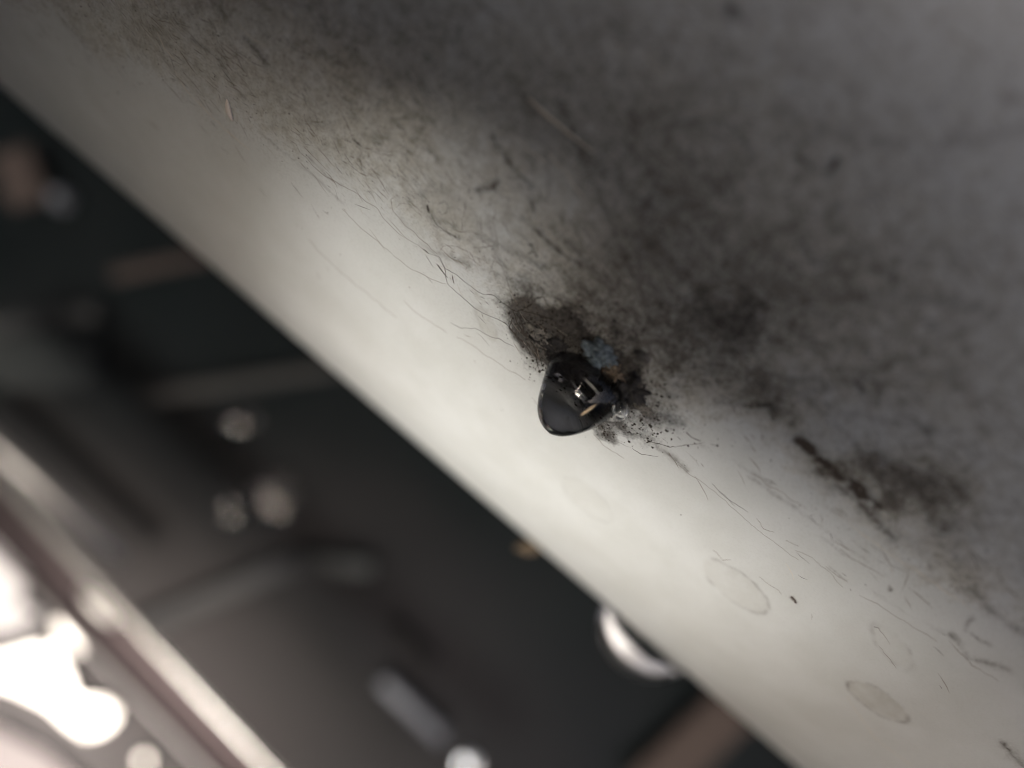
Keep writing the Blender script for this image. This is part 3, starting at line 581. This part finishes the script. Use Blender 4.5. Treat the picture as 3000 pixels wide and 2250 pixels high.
plate('glare_sheet', [(-260, 1960), (0, 1925), (115, 1890), (165, 1905), (205, 1980), (225, 2045), (300, 2050), (345, 2080), (335, 2110), (300, 2140), (255, 2150), (210, 2120), (150, 2065), (60, 2020), (0, 2000), (-260, 2040)], 2, glare, 'added bright foil sheet glaring white behind the steel rail', 'glare')  # mirror-bright sheet added to make the white glare
haze = metal('haze_white', (.62, .60, .60), .8, 0)  # pale cards put whitish haze into a surface colour
plate('haze_card', [(-260, 1560), (0, 1570), (55, 1600), (80, 1680), (60, 1770), (120, 1800), (60, 1850), (-260, 1880)], 1.5, haze, 'pale added paper scrap above the bright foil, at the left edge', 'haze')
plate('haze_card', [(-260, 2110), (0, 2130), (140, 2200), (240, 2290), (300, 2420), (-260, 2420)], 1.5, metal('haze_pink', (.42, .38, .38), .8, 0), 'pinkish paper scrap added in the bottom left corner under the foil', 'haze')
plate('glint_plate', [(165, 1822), (180, 1820), (232, 1885), (240, 1905), (226, 1905), (185, 1865)], 3, glare, 'narrow added foil scrap above the torn foil sheet', 'glare')  # plate added for a glint on the rail's edge
plate('glint_plate', [(418, 2212), (432, 2212), (440, 2225), (432, 2240), (418, 2240), (410, 2225)], 3, glare, 'small round added foil scrap below the torn foil sheet', 'glare')  # plate added for a small blurred light spot
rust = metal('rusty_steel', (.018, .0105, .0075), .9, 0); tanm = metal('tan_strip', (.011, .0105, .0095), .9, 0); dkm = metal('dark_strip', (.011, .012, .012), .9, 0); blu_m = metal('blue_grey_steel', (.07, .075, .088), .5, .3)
def bar(name, a, b, wpx, mat, label, cat, lift=6.0):
    A, B = wall_at(*a, lift), wall_at(*b, lift); L = np.linalg.norm(B-A); uy = np.cross(WN, B-A)
    o = link(name, boxm(name, (A+B)/2, B-A, uy, L/2, wpx*A[1]/FPX/2, 1.6, .8, 2), mat, origin=W((A+B)/2)); return tag(o, label, cat)
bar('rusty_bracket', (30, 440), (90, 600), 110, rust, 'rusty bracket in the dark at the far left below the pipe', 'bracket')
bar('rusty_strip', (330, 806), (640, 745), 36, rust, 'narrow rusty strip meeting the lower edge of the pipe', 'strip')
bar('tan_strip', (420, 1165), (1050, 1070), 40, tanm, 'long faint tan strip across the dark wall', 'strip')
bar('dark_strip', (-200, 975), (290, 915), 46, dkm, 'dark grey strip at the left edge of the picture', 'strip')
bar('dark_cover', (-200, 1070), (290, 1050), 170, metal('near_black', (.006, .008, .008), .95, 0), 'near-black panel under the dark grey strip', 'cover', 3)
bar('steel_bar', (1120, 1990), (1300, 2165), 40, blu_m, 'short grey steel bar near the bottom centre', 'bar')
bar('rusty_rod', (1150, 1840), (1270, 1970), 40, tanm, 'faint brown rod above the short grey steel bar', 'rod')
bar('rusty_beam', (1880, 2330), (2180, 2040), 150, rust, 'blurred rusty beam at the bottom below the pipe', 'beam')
bar('grey_batten', (300, 1880), (880, 1640), 62, metal('grey_batten', (.014, .0145, .015), .7, 0), 'pale grey batten slanting up from the steel rail', 'batten')
bar('grey_batten', (880, 1640), (1090, 1665), 50, metal('grey_green_batten', (.010, .013, .013), .7, 0), 'short grey green batten at the end of the pale one', 'batten')
def bolt(x, y, rpx, mat, label):
    c = wall_at(x, y, 4); r = rpx*c[1]/FPX; b = bpy.data.objects.new('bolt', None); C.objects.link(b); b.location = W(c); tag(b, label, 'bolt', 'bolts on the dark wall')
    link('head', tube('head', [c-WN*4, c+WN*r*.5, c+WN*r*.8], (r, r, r*.75), 6), mat, b, W(c), smooth=False); link('washer', tube('washer', [c-WN*4, c-WN*1.5], r*1.2, 24), mat, b, W(c), smooth=False)
bolt(168, 578, 24, blu_m, 'small grey bolt beside the rusty bracket')
bolt(1372, 2248, 20, metal('bright_bolt', (.75, .8, .85), .3), 'bright bolt at the bottom edge by the short steel bar')
def wdrop(x, y, rx, ry, label):
    c = wall_at(x, y, 5); k = c[1]/FPX
    bm = bmesh.new(); bmesh.ops.create_icosphere(bm, subdivisions=4, radius=1)
    for v in bm.verts: v.co = W(c + DR*v.co.x*rx*k + DU*v.co.y*ry*k*(1+.25*v.co.y) + np.array(WN)*v.co.z*rx*k*.2)
    me = bpy.data.meshes.new('wall_drop'); bm.to_mesh(me); bm.free()
    tag(link('wall_drop', me, water.m, origin=W(c)), label, 'water drop', 'drops on the dark wall')
wdrop(800, 1480, 55, 70, 'large blurred drop on the dark wall below the tan strip'); wdrop(672, 1500, 22, 46, 'narrow blurred drop left of the large one on the dark wall'); wdrop(695, 1243, 50, 24, 'flat bluish drop under the long tan strip')
